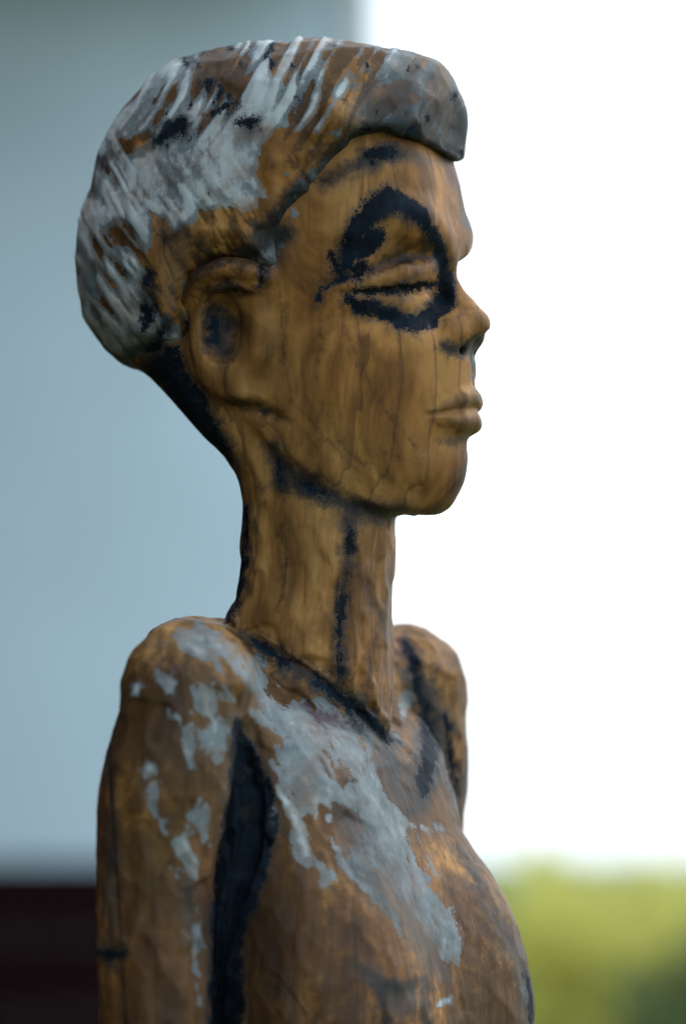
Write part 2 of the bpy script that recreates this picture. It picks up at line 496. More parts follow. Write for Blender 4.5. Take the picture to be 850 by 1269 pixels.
def carved_wood():
    """oiled wood with worn paint; the fields white, ink, stain_shade, plum are distances (in mm/0.38) into painted patches"""
    m, nt, bs = new_mat('carved_wood'); h = NT_(nt)
    co = h.coord()
    warp = h.noise(h.mapping(co, (9, 9, 4)), 1.0, 3)
    # long vertical grain
    g1 = h.noise(h.mapping(co, (110, 110, 11), rot=(0.05, 0.10, 0)), 1.0, 5, 0.6, 0.6)
    g2 = h.noise(h.mapping(co, (420, 420, 16), rot=(0.05, 0.10, 0)), 1.0, 3, 0.6, 0.4)
    blot = h.noise(h.mapping(co, (30, 30, 15)), 1.0, 4, 0.6, 0.8)
    wv = nt.nodes.new('ShaderNodeTexWave'); wv.wave_type = 'RINGS'; wv.rings_direction = 'Z'; wv.wave_profile = 'SAW'
    h.put(wv.inputs['Vector'], h.mapping(co, (1, 1, 0.16), loc=(0.031, 0.11, 0.0), rot=(0.12, -0.06, 0)))
    wv.inputs['Scale'].default_value = 19; wv.inputs['Distortion'].default_value = 9.0; wv.inputs['Detail'].default_value = 3
    wv.inputs['Detail Scale'].default_value = 1.6; wv.inputs['Detail Roughness'].default_value = 0.6
    ring = h.smooth(wv.outputs['Fac'], 0.80, 1.0)
    tone = h.math('ADD', h.math('MULTIPLY', g1, 0.24), h.math('MULTIPLY', blot, 0.76))
    wood = h.ramp(tone, [(0.33, (0.040, 0.019, 0.008)), (0.43, (0.122, 0.060, 0.018)), (0.52, (0.230, 0.119, 0.034)), (0.62, (0.37, 0.207, 0.068))])
    hue = h.smooth(h.noise(h.mapping(co, (7, 7, 5), loc=(3, 1, 0)), 1.0, 3), 0.40, 0.60)
    wood = h.mix(h.math('MULTIPLY', hue, 0.55), wood, (1.12, 0.86, 0.60), 'MULTIPLY')
    wood = h.mix(h.math('MULTIPLY', ring, 0.5), wood, (0.040, 0.021, 0.012))
    wood = h.mix(h.math('MULTIPLY', h.smooth(g2, 0.56, 0.72), 0.28), wood, (0.045, 0.024, 0.013))
    # dark wear: grime, old staining and painted-in shade, from stain_shade
    edge = h.noise(co, 190, 6, 0.65)
    edge2 = h.noise(co, 620, 4, 0.6)
    e = h.math('ADD', h.math('MULTIPLY', h.math('SUBTRACT', edge, 0.5), 30.0), h.math('MULTIPLY', h.math('SUBTRACT', edge2, 0.5), 13.0))
    st = h.math('ADD', h.attr('stain_shade'), h.math('MULTIPLY', e, 1.0))
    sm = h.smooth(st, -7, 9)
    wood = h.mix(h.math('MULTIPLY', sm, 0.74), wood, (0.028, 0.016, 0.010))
    wa = h.smooth(h.math('ADD', h.attr('wash_shade'), h.math('MULTIPLY', e, 1.3)), -12, 12)
    edge3 = h.noise(co, 1150, 3, 0.6)
    speck = h.smooth(h.math('ADD', h.math('MULTIPLY', edge3, 0.45), h.math('ADD', h.math('MULTIPLY', edge2, 0.3), h.math('MULTIPLY', g2, 0.25))), 0.38, 0.62)
    def cover(v, lo, hi):
        c = h.math('MULTIPLY', h.smooth(v, lo, hi), 1.3)
        return h.smooth(h.math('SUBTRACT', h.math('SUBTRACT', c, speck), 0.1), -0.10, 0.14)
    # brushed-on pale paint: broken by the grain
    brush = h.noise(h.mapping(co, (260, 260, 60), rot=(0.3, 0.5, 0)), 1.0, 4, 0.6)
    wv_ = h.math('ADD', h.attr('white'), h.math('ADD', h.math('MULTIPLY', e, 0.75), h.math('MULTIPLY', h.math('SUBTRACT', brush, 0.5), 16.0)))
    wm = cover(wv_, -6.0, 5.0)
    thin = h.smooth(h.noise(co, 75, 5, 0.6), 0.30, 0.60, 0.50, 0.98)
    pale = h.ramp(h.noise(co, 42, 5, 0.65, 0.5), [(0.30, (0.085, 0.112, 0.128)), (0.48, (0.14, 0.172, 0.19)), (0.60, (0.185, 0.215, 0.228)), (0.74, (0.30, 0.31, 0.30))])
    pale = h.mix(h.smooth(wv_, 7.0, 19.0, 0.0, 0.9), pale, (0.44, 0.50, 0.52))
    col = h.mix(h.math('MULTIPLY', wm, thin), wood, pale)
    washc = h.ramp(blot, [(0.35, (0.018, 0.025, 0.030)), (0.6, (0.045, 0.054, 0.058)), (0.75, (0.075, 0.082, 0.08))])
    col = h.mix(h.math('MULTIPLY', wa, h.smooth(edge, 0.3, 0.62, 0.90, 0.45)), col, washc)
    halo = h.smooth(h.math('ADD', h.attr('ink'), h.math('MULTIPLY', e, 1.2)), -15, 4, 0.0, 0.55)
    col = h.mix(halo, col, washc)
    smg = h.smooth(h.math('ADD', h.attr('smudge_shade'), h.math('MULTIPLY', e, 1.0)), -13, 7)
    smg = h.math('MULTIPLY', smg, h.smooth(speck, 0.0, 1.0, 0.98, 0.72))
    col = h.mix(smg, col, h.ramp(blot, [(0.4, (0.005, 0.008, 0.012)), (0.65, (0.012, 0.016, 0.020))]))
    ck = h.smooth(h.math('ADD', h.attr('crack'), h.math('MULTIPLY', h.math('SUBTRACT', edge2, 0.5), 3.0)), -1.6, 1.4)
    col = h.mix(h.math('MULTIPLY', ck, 0.85), col, (0.014, 0.009, 0.008))
    pv = h.math('ADD', h.attr('plum'), e)
    col = h.mix(h.math('MULTIPLY', h.smooth(pv, -5, 5), 0.7), col, (0.045, 0.014, 0.028))
    iv = h.math('ADD', h.attr('ink'), h.math('MULTIPLY', e, 0.7))
    im = cover(iv, -9.0, 6.5)
    inkc = h.ramp(h.noise(co, 120, 4), [(0.35, (0.003, 0.006, 0.011)), (0.65, (0.006, 0.014, 0.026)), (0.8, (0.016, 0.026, 0.036))])
    inkthin = h.smooth(h.noise(co, 330, 4, 0.6), 0.30, 0.50, 0.80, 0.99)
    inkthin = h.math('MULTIPLY', inkthin, h.smooth(h.noise(co, 95, 4, 0.65), 0.30, 0.44, 0.55, 1.0))
    col = h.mix(h.math('MULTIPLY', im, inkthin), col, inkc)
    h.put(bs.inputs['Base Color'], col)
    ro = h.math('ADD', 0.42, h.math('MULTIPLY', blot, 0.26))
    ro = h.math('ADD', ro, h.math('MULTIPLY', h.math('MAXIMUM', wm, im), 0.16))
    h.put(bs.inputs['Roughness'], ro)
    h.put(bs.inputs['Specular IOR Level'], h.math('SUBTRACT', 0.20, h.math('MULTIPLY', im, 0.12)))
    b1 = h.bump(h.math('ADD', h.math('MULTIPLY', g2, 0.5), h.math('MULTIPLY', g1, 0.6)), 0.16, 0.0010)
    b2 = h.bump(h.math('ADD', h.math('MULTIPLY', wm, 0.8), h.math('MULTIPLY', edge2, 0.5)), 0.30, 0.0008, b1)
    h.put(bs.inputs['Normal'], h.bump(h.math('MULTIPLY', ring, -1.0), 0.25, 0.0008, b2))
    return m

# ------------------------------------------------------------------ object helpers
col_ = scene.collection
def tag(o, label=None, cat=None, group=None, kind=None):
    if label: o['label'] = label
    if cat: o['category'] = cat
    if group: o['group'] = group
    if kind: o['kind'] = kind
    return o
def empty(name, loc):
    o = bpy.data.objects.new(name, None); o.location = loc; o.empty_display_size = 0.1; col_.objects.link(o); return o
def mesh_obj(name, verts, faces, mat, parent=None, smooth=False, loc=(0, 0, 0)):
    me = bpy.data.meshes.new(name); me.from_pydata([tuple(v) for v in verts], [], [tuple(f) for f in faces])
    me.materials.append(mat)
    if smooth: me.shade_smooth()
    o = bpy.data.objects.new(name, me); o.location = loc; col_.objects.link(o)
    if parent: o.parent = parent
    return o
def box(name, lo, hi, mat, parent=None, bevel=0.0):
    x0, y0, z0 = lo; x1, y1, z1 = hi
    v = [(x0, y0, z0), (x1, y0, z0), (x1, y1, z0), (x0, y1, z0), (x0, y0, z1), (x1, y0, z1), (x1, y1, z1), (x0, y1, z1)]
    f = [(0, 3, 2, 1), (4, 5, 6, 7), (0, 1, 5, 4), (1, 2, 6, 5), (2, 3, 7, 6), (3, 0, 4, 7)]
    o = mesh_obj(name, v, f, mat, parent)
    if bevel:
        b = o.modifiers.new('bevel', 'BEVEL'); b.width = bevel; b.segments = 2
    return o

# ------------------------------------------------------------------ the setting
def depth_xy(x, y, zc):
    """world point on the ray of photo pixel (x, y) at camera depth zc (metres)"""
    u = (x - 425.0) / DIST; v = (634.5 - y) / DIST
    return Vector((u * zc, cam.location.y + zc * (CP - v * SP), cam.location.z + zc * (SP + v * CP)))

grass_mat = simple_mat('meadow', (0.09, 0.12, 0.035), 0.9, 0.4, 1.5)
gp = 600.0
ground = mesh_obj('ground', [(-gp, -40, 0), (gp, -40, 0), (gp, gp, 0), (-gp, gp, 0)], [(0, 1, 2, 3)], grass_mat)
tag(ground, kind='structure')

# house behind the figure: pale rendered wall, white corner board, dark lower cladding, deep eaves
HZ = 8.6
corner = depth_xy(432, 634, HZ)
wy = corner.y
wall_mat = simple_mat('pale_render', (0.62, 0.78, 0.88), 0.85, 0.06, 2.0, 0.15)
white_mat = simple_mat('white_board', (0.74, 0.78, 0.78), 0.6, 0.04, 4.0)
maroon_mat = simple_mat('dark_stained_boards', (0.013, 0.005, 0.006), 0.9, 0.25, 9.0)
for n_ in maroon_mat.node_tree.nodes:
    if n_.type == 'BSDF_PRINCIPLED': n_.inputs['Specular IOR Level'].default_value = 0.05
soffit_mat = simple_mat('soffit_boards', (0.16, 0.17, 0.18), 0.7, 0.1, 5.0)
roof_mat = simple_mat('roof_felt', (0.05, 0.05, 0.055), 0.8, 0.2, 8.0)
house = empty('house', (corner.x - 3.0, wy, 0))
tag(house, 'pale blue-grey house with a white corner board and dark lower cladding', 'house')
hx, hy = house.location.x, house.location.y
xr = corner.x - hx
zlow = depth_xy(60, 1064, HZ).z
box('wall', (-5.0, 0, 0.0), (xr, 4.2, 3.715), wall_mat, house)
box('corner_board', (xr + 0.002, -0.02, 0.0), (xr + 0.07, 0.10, 3.71), white_mat, house)
for k in range(7):
    z0 = 0.02 + k * (zlow - 0.02) / 7
    box('cladding_board', (-5.0, -0.045, z0), (xr - 0.004, -0.004, z0 + (zlow - 0.02) / 7 - 0.008), maroon_mat, house, 0.004)
box('soffit', (-5.2, -1.05, 3.72), (xr + 0.05, 4.4, 3.76), soffit_mat, house)
box('fascia', (-5.22, -1.09, 3.68), (xr + 0.06, -1.052, 3.92), white_mat, house)
shade_wall = box('added_shade_wall', (-5.0, -11.5, 0.0), (-1.25 - hx, -0.06, 3.4), maroon_mat, house)  # unseen block, added to keep light off the figure's left side
box('added_shade_roof', (-5.2, -11.7, 3.42), (-1.2 - hx, -1.4, 3.55), roof_mat, house)  # out of view, tops the added shade block
mesh_obj('roof', [(-5.3, -1.12, 3.925), (xr + 0.06, -1.12, 3.925), (xr + 0.06, 2.1, 5.5), (-5.3, 2.1, 5.5), (-5.3, 4.5, 3.925), (xr + 0.06, 4.5, 3.925)], [(0, 1, 2, 3), (3, 2, 5, 4), (1, 5, 2), (0, 3, 4), (0, 4, 5, 1)], roof_mat, house)

# shrubs beyond the figure
def leaf_mat(name, col):
    m, nt, bs = new_mat(name); h = NT_(nt)
    n = h.noise(h.coord(), 7, 4)
    h.put(bs.inputs['Base Color'], h.ramp(n, [(0.3, tuple(c * 0.6 for c in col)), (0.7, tuple(c * 1.25 for c in col))]))
    bs.inputs['Roughness'].default_value = 0.55
    tr = nt.nodes.new('ShaderNodeBsdfTranslucent'); h.put(tr.inputs[0], tuple(c * 1.3 for c in col))
    mx = nt.nodes.new('ShaderNodeMixShader'); mx.inputs[0].default_value = 0.4
    out = [n_ for n_ in nt.nodes if n_.type == 'OUTPUT_MATERIAL'][0]
    nt.links.new(bs.outputs[0], mx.inputs[1]); nt.links.new(tr.outputs[0], mx.inputs[2]); nt.links.new(mx.outputs[0], out.inputs[0])
    return m
bark_mat = simple_mat('bark', (0.09, 0.07, 0.05), 0.9, 0.3, 20)
def shrub(label, x, y, rx, ry, h, mat, seed, n=4200, size=0.055):
    r = np.random.default_rng(seed)
    root = empty('shrub', (x, y, 0)); tag(root, label, 'shrub', 'shrubs beyond the sculpture')
    d = r.normal(size=(n, 3)); d /= np.linalg.norm(d, axis=1, keepdims=True)
    rad = r.random(n) ** 0.45
    lump = 1 + 0.22 * np.sin(d[:, 0] * 5 + seed) * np.sin(d[:, 1] * 6 + 1.3 * seed) + 0.16 * np.sin(d[:, 2] * 8 + d[:, 0] * 7 + seed)
    c = d * rad[:, None] * lump[:, None] * np.array([rx, ry, h * 0.48]) + np.array([0, 0, h * 0.52])
    c[:, 2] = np.clip(c[:, 2] * 0.93, 0.06, None)
    t = r.normal(size=(n, 3)); t /= np.linalg.norm(t, axis=1, keepdims=True)
    u = np.cross(t, r.normal(size=(n, 3))); u /= np.linalg.norm(u, axis=1, keepdims=True)
    s = size * (0.6 + 0.8 * r.random(n))[:, None]
    v = np.stack([c - t * s, c + u * s * 0.42, c + t * s, c - u * s * 0.42], 1).reshape(-1, 3)
    mesh_obj('foliage', v, np.arange(4 * n).reshape(-1, 4), mat, root)
    for k in range(5):
        a = k * 1.256 + seed; p0 = np.array([0.05 * math.cos(a), 0.05 * math.sin(a), 0.0]); p1 = np.array([rx * 0.5 * math.cos(a), ry * 0.5 * math.sin(a), h * 0.72])
        vs = []; fs = []
        for j in range(5):
            q = p0 + (p1 - p0) * j / 4 + np.array([0, 0, 0.03 * math.sin(j)]); rr = 0.022 * (1 - 0.17 * j)
            vs += [(q[0] + rr * math.cos(i * 1.0472), q[1] + rr * math.sin(i * 1.0472), q[2]) for i in range(6)]
        for j in range(4):
            fs += [(j * 6 + i, j * 6 + (i + 1) % 6, j * 6 + 6 + (i + 1) % 6, j * 6 + 6 + i) for i in range(6)]
        mesh_obj('stem', vs, fs, bark_mat, root, True)
    return root
yl = leaf_mat('yellow_green_leaves', (0.56, 0.54, 0.135))
gl = leaf_mat('mid_green_leaves', (0.36, 0.40, 0.12))
dk = leaf_mat('dark_green_leaves', (0.12, 0.16, 0.055))
def at(x, y, zc): return depth_xy(x, y, zc)
q = at(735, 1062, 13.0); shrub('rounded yellow-green shrub, brightest of the row', q.x, q.y, 0.62, 0.6, q.z + 0.06, yl, 3)
q = at(630, 1066, 14.5); shrub('mid-green shrub partly hidden behind the figure', q.x, q.y, 0.75, 0.7, q.z + 0.05, gl, 5)
q = at(895, 1150, 12.0); shrub('low dark-green shrub at the end of the row', q.x, q.y, 0.42, 0.5, q.z + 0.02, dk, 8)
q = at(820, 1080, 16.0); shrub('olive-green shrub growing behind the yellow-green one', q.x, q.y, 0.9, 0.8, q.z + 0.08, gl, 12)

# ------------------------------------------------------------------ plinth under the figure
BASE_W = AIM_Z + BASE_C * S
px0, px1 = (-40 - 20) * S, 0
plinth = empty('plinth', (-0.02, 0.0, 0)); tag(plinth, 'square weathered timber plinth under the carved figure', 'plinth')
pl_mat = simple_mat('weathered_timber', (0.16, 0.11, 0.07), 0.8, 0.3, 14, 0.2)
pc = box('column', (-0.17, -0.17, 0.0), (0.17, 0.17, BASE_W - 0.041), pl_mat, plinth, 0.006)
box('top_slab', (-0.2, -0.2, BASE_W - 0.04), (0.2, 0.2, BASE_W - 0.0005), pl_mat, plinth, 0.005)
pc.rotation_euler[2] = 0; plinth.rotation_euler[2] = math.radians(-28)

# ------------------------------------------------------------------ paint and painted-in shade layout (photo pixels on the near side; mirrored on the far side)
def strokes(px, py, lst):
    f = np.full(px.shape, -30.0)
    for st in lst:
        st = np.array(st, float)
        if len(st) == 1: st = np.vstack([st, st + [0.01, 0.01, 0]])
        m = (px > st[:, 0].min() - 50) & (px < st[:, 0].max() + 50) & (py > st[:, 1].min() - 50) & (py < st[:, 1].max() + 50)
        x = px[m]; y = py[m]; best = np.full(x.shape, -30.0)
        for i in range(len(st) - 1):
            a = st[i]; e = st[i + 1] - a
            h = np.clip(((x - a[0]) * e[0] + (y - a[1]) * e[1]) / (e[0] ** 2 + e[1] ** 2 + 1e-9), 0, 1)
            dd = np.hypot(x - a[0] - e[0] * h, y - a[1] - e[1] * h)
            best = np.maximum(best, a[2] + e[2] * h - dd)
        f[m] = np.maximum(f[m], best)
    return f
def patches(px, py, lst):
    f = np.full(px.shape, -30.0)
    for pg, bias in lst:
        P2 = np.array(pg, float)
        m = (px > P2[:, 0].min() - 40) & (px < P2[:, 0].max() + 40) & (py > P2[:, 1].min() - 40) & (py < P2[:, 1].max() + 40)
        v = np.clip(-poly2d(px[m], py[m], P2), -30, 7) + bias
        f[m] = np.maximum(f[m], v)
    return f

INK = [
    [(430, 330, 3), (434, 312, 9), (442, 288, 11), (460, 262, 12), (482, 248, 14), (502, 252, 12), (516, 268, 9), (534, 287, 6), (545, 305, 5), (548, 330, 6), (550, 355, 8), (553, 374, 11), (541, 389, 11), (516, 402, 9), (493, 396, 8), (468, 386, 9), (447, 379, 9), (436, 373, 5)],
    [(440, 312, 10), (462, 298, 9), (476, 290, 5)], [(447, 330, 8), (440, 345, 5)],
    [(440, 363, 2.5), (480, 360, 3), (505, 357, 6), (527, 354, 5)], [(400, 358, 1), (430, 346, 2)],
    [(396, 366, 3)], [(412, 318, 3), (420, 335, 2)],
    [(455, 197, 5), (470, 191, 5), (488, 188, 2)],
    [(264, 396, 6), (266, 418, 6)], [(324, 338, 3), (322, 352, 1)],
    [(348, 574, 3), (352, 598, 2)], [(380, 600, 2), (402, 614, 3)],
    [(434, 655, 3), (432, 690, 4)], [(425, 740, 3), (421, 790, 4), (422, 830, 2)],
    [(306, 632, 1), (304, 670, 3), (300, 705, 4), (291, 745, 4), (282, 766, 3)],
    [(312, 792, 2), (330, 803, 5), (356, 820, 5)], [(392, 843, 4), (432, 869, 5), (462, 898, 5), (482, 920, 3)],
    [(150, 1184, 2), (132, 1186, 1)],
    [(120, 1180, 3), (145, 1186, 2)],
    [(530, 880, 4), (530, 930, 8), (523, 975, 6)], [(554, 888, 2), (557, 940, 3.5), (566, 985, 2)], [(505, 800, 3), (516, 836, 5), (522, 870, 5)],
    [(655, 1215, 4), (662, 1262, 6)], 
]
INK_POLY = [
    ([(294, 893), (304, 905), (316, 946), (334, 984), (338, 1030), (326, 1088), (304, 1136), (298, 1200), (296, 1620), (250, 1620), (263, 1180), (273, 1080), (285, 980)], 2.0),
    ([(176, 466), (205, 424), (222, 424), (236, 462), (258, 500), (280, 540), (296, 588), (292, 600), (262, 560), (224, 518), (190, 478)], -5.0),
]
HAIR_INK = [
    [(228, 150, 5), (214, 162, 8), (198, 174, 5)], [(256, 142, 1), (278, 136, 2.5), (298, 132, 1.5)], [(300, 150, 4), (316, 154, 5)], [(186, 384, 6), (182, 400, 4)], [(182, 336, 3), (182, 352, 4)],
    [(440, 186, 2), (470, 178, 4), (500, 178, 3)], [(205, 412, 2), (190, 434, 4)],
]
HAIR_SMUDGE_SHADE = [
    [(322, 304, 8), (340, 280, 11), (372, 245, 12), (410, 214, 10), (445, 192, 10), (500, 180, 9), (555, 192, 8)], [(405, 195, 6), (440, 172, 8), (475, 160, 7), (520, 165, 5)], [(256, 325, 6), (300, 314, 9), (326, 304, 8)],
    [(206, 404, 8), (190, 432, 12), (160, 452, 12), (140, 452, 6)], [(230, 148, 5), (212, 162, 8), (196, 176, 5)], [(186, 340, 3), (184, 385, 6)], [(205, 300, 0), (225, 290, 4), (250, 300, 2)], [(566, 120, 2), (571, 175, 6)], [(500, 92, -3), (505, 130, 0)], [(535, 95, -3), (545, 140, 1)],  # front of the fringe: shading put into the colour
]
HAIR_BARE = [
    ([(192, 268), (225, 285), (262, 262), (300, 262), (335, 244), (375, 215), (345, 262), (330, 300), (300, 318), (232, 345), (215, 400), (200, 380), (190, 320)], 6.0),
    ([(318, 215), (322, 180), (345, 162), (395, 168), (425, 165), (405, 195), (370, 225), (335, 245)], 2.0),
    ([(148, 172), (188, 160), (202, 175), (178, 200), (150, 192)], -2.0),
    ([(395, 130), (440, 105), (500, 96), (520, 120), (470, 150), (430, 165), (395, 165)], -1.0),
    ([(268, 88), (290, 70), (318, 66), (300, 100), (280, 120)], -3.0),
    ([(340, 66), (352, 56), (380, 54), (360, 80), (330, 105)], -5.0), ([(395, 62), (430, 60), (465, 75), (440, 100), (400, 105)], -7.0),
]
WHITE_POLY = [
    ([(206, 786), (246, 778), (280, 790), (330, 832), (352, 852), (322, 856), (282, 836), (250, 812), (222, 796)], 0.0),
    ([(300, 842), (350, 868), (392, 876), (440, 915), (462, 950), (480, 990), (505, 1010), (505, 1040), (520, 1070), (548, 1112), (572, 1168), (566, 1192), (538, 1158), (505, 1112), (480, 1085), (455, 1060), (440, 1010), (420, 992), (392, 1000), (374, 1020), (362, 1004), (366, 985), (345, 976), (336, 944), (352, 915), (330, 880)], 1.5),
    ([(404, 1016), (436, 1050), (470, 1096), (500, 1142), (520, 1180), (498, 1170), (462, 1130), (424, 1080)], -6.0), ([(470, 990), (520, 1040), (548, 1096), (520, 1080), (484, 1040)], -4.0), ([(384, 862), (430, 880), (470, 930), (460, 950), (420, 905)], -4.0),
    ([(360, 1002), (378, 1020), (376, 1046), (390, 1070), (378, 1078), (366, 1056)], -1.0), ([(398, 1058), (416, 1084), (404, 1104), (392, 1092)], -3.0), ([(512, 1058), (530, 1074), (552, 1120), (540, 1128), (522, 1100)], -1.0),
    ([(250, 982), (263, 1000), (258, 1058), (246, 1088), (224, 1090), (214, 1062), (226, 1020)], -3.0),
    ([(234, 852), (264, 846), (280, 868), (258, 888), (236, 884)], 0.0), ([(252, 892), (280, 880), (280, 920), (268, 948), (250, 920)], -2.0),
    ([(238, 1112), (256, 1116), (252, 1250), (236, 1250)], -7.0),
]
WHITE = [
    [(196, 842, 3), (212, 848, 5), (205, 862, 2)], [(212, 866, 2), (222, 890, 3), (238, 898, 3)], [(234, 906, 4), (233, 945, 4), (234, 968, 2)], [(170, 850, 2), (170, 862, 3)], [(183, 952, 3)], [(190, 980, 4), (188, 1000, 5), (186, 1010, 2)], [(206, 1018, 2)], [(202, 1028, 2.5)],
    [(310, 957, 4)], [(296, 915, 2.5), (300, 925, 2)], [(322, 966, 3), (332, 985, 3), (333, 1010, 3)], [(318, 880, 5), (336, 900, 6)], [(505, 806, 3), (514, 834, 4), (508, 870, 5), (496, 890, 4)], [(488, 915, 4), (490, 922, 3)],
    [(502, 1022, 1.6), (525, 1028, 1.8), (542, 1028, 1)], [(500, 1052, 2), (512, 1052, 2)], [(651, 1215, 3), (656, 1240, 3)], [(547, 1244, 3.5), (556, 1238, 3)], [(343, 298, 4), (346, 318, 6), (340, 330, 2)], [(364, 260, 2), (352, 275, 3)],
    [(572, 1000, 1), (582, 1030, 2.2), (596, 1062, 2)], [(588, 445, 2), (590, 462, 1.5)], [(541, 320, 1.5)], [(551, 348, 2), (556, 362, 2.5)], [(568, 240, -2), (578, 275, 0)],  # strip below the nose: its lit look is put into the colour
]
WASH_SHADE = [
    [(545, 198, 5), (500, 192, 8), (450, 202, 10), (400, 230, 8)], [(350, 290, 16), (346, 318, 12)], [(190, 445, 20), (235, 500, 20), (285, 572, 14), (298, 640, 4)], [(276, 405, 20), (282, 430, 12)],
    [(335, 555, 8), (352, 590, 16), (400, 614, 12), (450, 632, 12), (540, 634, 4)], [(566, 215, 2), (580, 280, 3), (576, 330, 4)], [(588, 455, 2)], [(580, 520, 2), (575, 575, 5), (566, 610, 4)], [(430, 645, 12), (470, 645, 6)],  # strokes under the jaw: shade put into the colour
    [(440, 880, 14), (476, 930, 14), (500, 990, 8)], [(430, 1010, 16), (480, 1100, 22), (520, 1160, 16), (545, 1210, 10)], [(555, 1040, 4), (600, 1100, 8), (640, 1180, 8), (655, 1260, 8)], [(505, 830, 10), (540, 870, 12), (535, 960, 14)],
    [(135, 950, 4), (140, 1080, 8), (140, 1200, 8)], [(552, 432, 6), (574, 433, 8), (598, 424, 5)], [(540, 510, 2), (568, 499, 5), (592, 493, 5)], [(560, 521, 3), (588, 522, 4)], [(556, 545, 5), (578, 542, 3)], [(450, 1200, 10), (500, 1240, 20)], [(230, 1090, 6), (240, 1170, 8)], [(255, 800, 2)], [(480, 720, 0), (478, 830, 4)],  # nose underside and left arm edge: shade put into the colour
    [(310, 315, 10), (330, 330, 8)], [(400, 345, 0), (440, 330, 4)], [(210, 800, 0)],
]
HAIR_WASH = [
    ([(432, 165), (452, 122), (492, 86), (555, 96), (574, 130), (574, 184), (556, 200), (500, 186), (450, 190), (402, 212), (372, 240), (350, 268), (335, 300), (345, 335), (320, 335), (300, 318), (330, 288), (368, 240), (400, 204)], 12.0),
    ([(130, 400), (205, 400), (215, 430), (170, 470), (130, 460)], -6.0), ([(300, 130), (340, 120), (330, 170), (290, 200), (260, 170)], -12.0), ([(190, 270), (240, 280), (230, 340), (215, 400), (196, 380)], -4.0),
]
SMUDGE_SHADE = [
    [(336, 556, 3), (350, 578, 11), (354, 604, 9)], [(345, 565, 6), (375, 597, 11), (410, 618, 11), (445, 632, 8), (500, 640, 3)], [(434, 645, 6), (432, 700, 7), (424, 745, 6), (421, 790, 7), (422, 842, 5)],
    [(296, 786, 4), (320, 797, 8), (352, 817, 10), (392, 842, 8), (432, 868, 9), (462, 898, 11), (486, 926, 7)], [(452, 890, 14)], [(476, 918, 10), (488, 955, 6)], [(440, 204, 5), (465, 193, 9), (496, 187, 6)], [(398, 222, 4), (440, 204, 5)],
    [(266, 388, 13), (268, 422, 14), (278, 440, 7)], [(286, 402, 11)], [(296, 332, 3), (326, 318, 6), (332, 298, 8)], [(336, 300, 10), (354, 286, 8)], [(324, 338, 5), (322, 356, 2)], [(524, 836, 7), (532, 880, 12), (530, 930, 15), (523, 975, 13), (516, 1004, 5)], [(502, 796, 4), (516, 836, 6)],
    [(472, 1222, 4), (475, 1262, 6), (482, 1280, 6)], [(468, 1219, 4), (500, 1222, 4), (522, 1214, 5)], [(524, 1218, 3), (530, 1280, 4)], [(550, 431, 3), (568, 436, 6), (594, 428, 5)], [(412, 352, 0), (445, 341, 1), (480, 325, 2), (540, 316, 1)],  # nose underside: painted darker to stand for its shadow
    [(170, 460, 6), (205, 450, 16), (240, 500, 14), (285, 572, 8)], [(300, 632, 2), (302, 680, 3), (290, 748, 4)], [(260, 364, 3), (284, 354, 4), (304, 362, 2)], [(234, 345, 2), (258, 330, 4), (290, 324, 4)], [(286, 500, 1), (330, 512, 2)],
    [(428, 338, 10), (432, 312, 13), (446, 282, 14), (480, 250, 14), (505, 258, 12), (540, 300, 6), (548, 340, 7), (552, 372, 10), (516, 402, 9), (468, 386, 9), (440, 376, 8)], [(455, 300, 9), (470, 292, 5)],
    [(560, 1045, -2), (590, 1090, 1), (600, 1130, -2)], [(330, 1225, -3), (352, 1230, 0)], [(150, 1184, 2), (126, 1188, 2)], [(430, 1060, -3), (450, 1090, -2)],
]
CRACK = [
    [(134, 895, 0.2), (137, 960, 1.8), (143, 1050, 1.6), (148, 1120, 2), (152, 1190, 1.4), (157, 1290, 2)], [(436, 1120, 0), (441, 1170, 1.0), (443, 1280, 1.4)],
    [(342, 600, 0), (352, 640, 0.6), (356, 690, 1), (350, 740, 0.8), (335, 765, 0)], [(346, 340, 0), (350, 400, 0.6), (352, 450, 0.8), (364, 500, 0.3)], [(394, 385, 0), (397, 430, 0.6), (392, 470, -0.5)],
    [(372, 400, -0.5), (374, 450, 0.2), (368, 480, -0.5)], [(424, 410, -0.5), (440, 450, 0.6), (468, 500, 0.6), (500, 540, 0)], [(470, 430, -0.5), (490, 470, 0.2), (515, 520, 0)], [(405, 500, 0), (430, 555, 0.4), (460, 585, 0)],
    [(352, 510, 0), (390, 552, 0.6), (430, 590, 0.3)], [(378, 300, -0.3), (382, 340, 0.4)], [(430, 220, -0.3), (432, 260, 0.2)], [(318, 1195, 0), (345, 1210, 1.5), (366, 1236, 2), (380, 1260, 1)], [(330, 1235, 0.5), (352, 1262, 1.5)],
    [(210, 1108, 0), (236, 1100, 1.5), (262, 1084, 1.2)], [(118, 1042, 0.5), (150, 1050, 0)], [(310, 640, 0), (312, 700, 0.3), (300, 750, 0)], [(375, 660, -0.4), (378, 740, 0.3), (372, 800, -0.4)], [(556, 1100, 0), (575, 1150, 0.5), (580, 1210, 0)],
    [(200, 900, -0.3), (206, 1000, 0.4), (200, 1080, 0)], [(170, 960, -0.4), (174, 1060, 0.3), (170, 1150, -0.3)],
]
FLECK = [[(309, 957, 3)], [(324, 968, 1.5), (332, 986, 2)], [(334, 1004, 2), (332, 1016, 2)], [(170, 852, 1), (170, 860, 1.5)], [(297, 918, 1.5)], [(488, 916, 2.5)], [(548, 1244, 2), (556, 1240, 1)], [(344, 976, 1), (360, 1004, 3), (372, 1030, 3), (378, 1058, 2)], [(404, 1012, 1)], [(183, 952, 1)]]
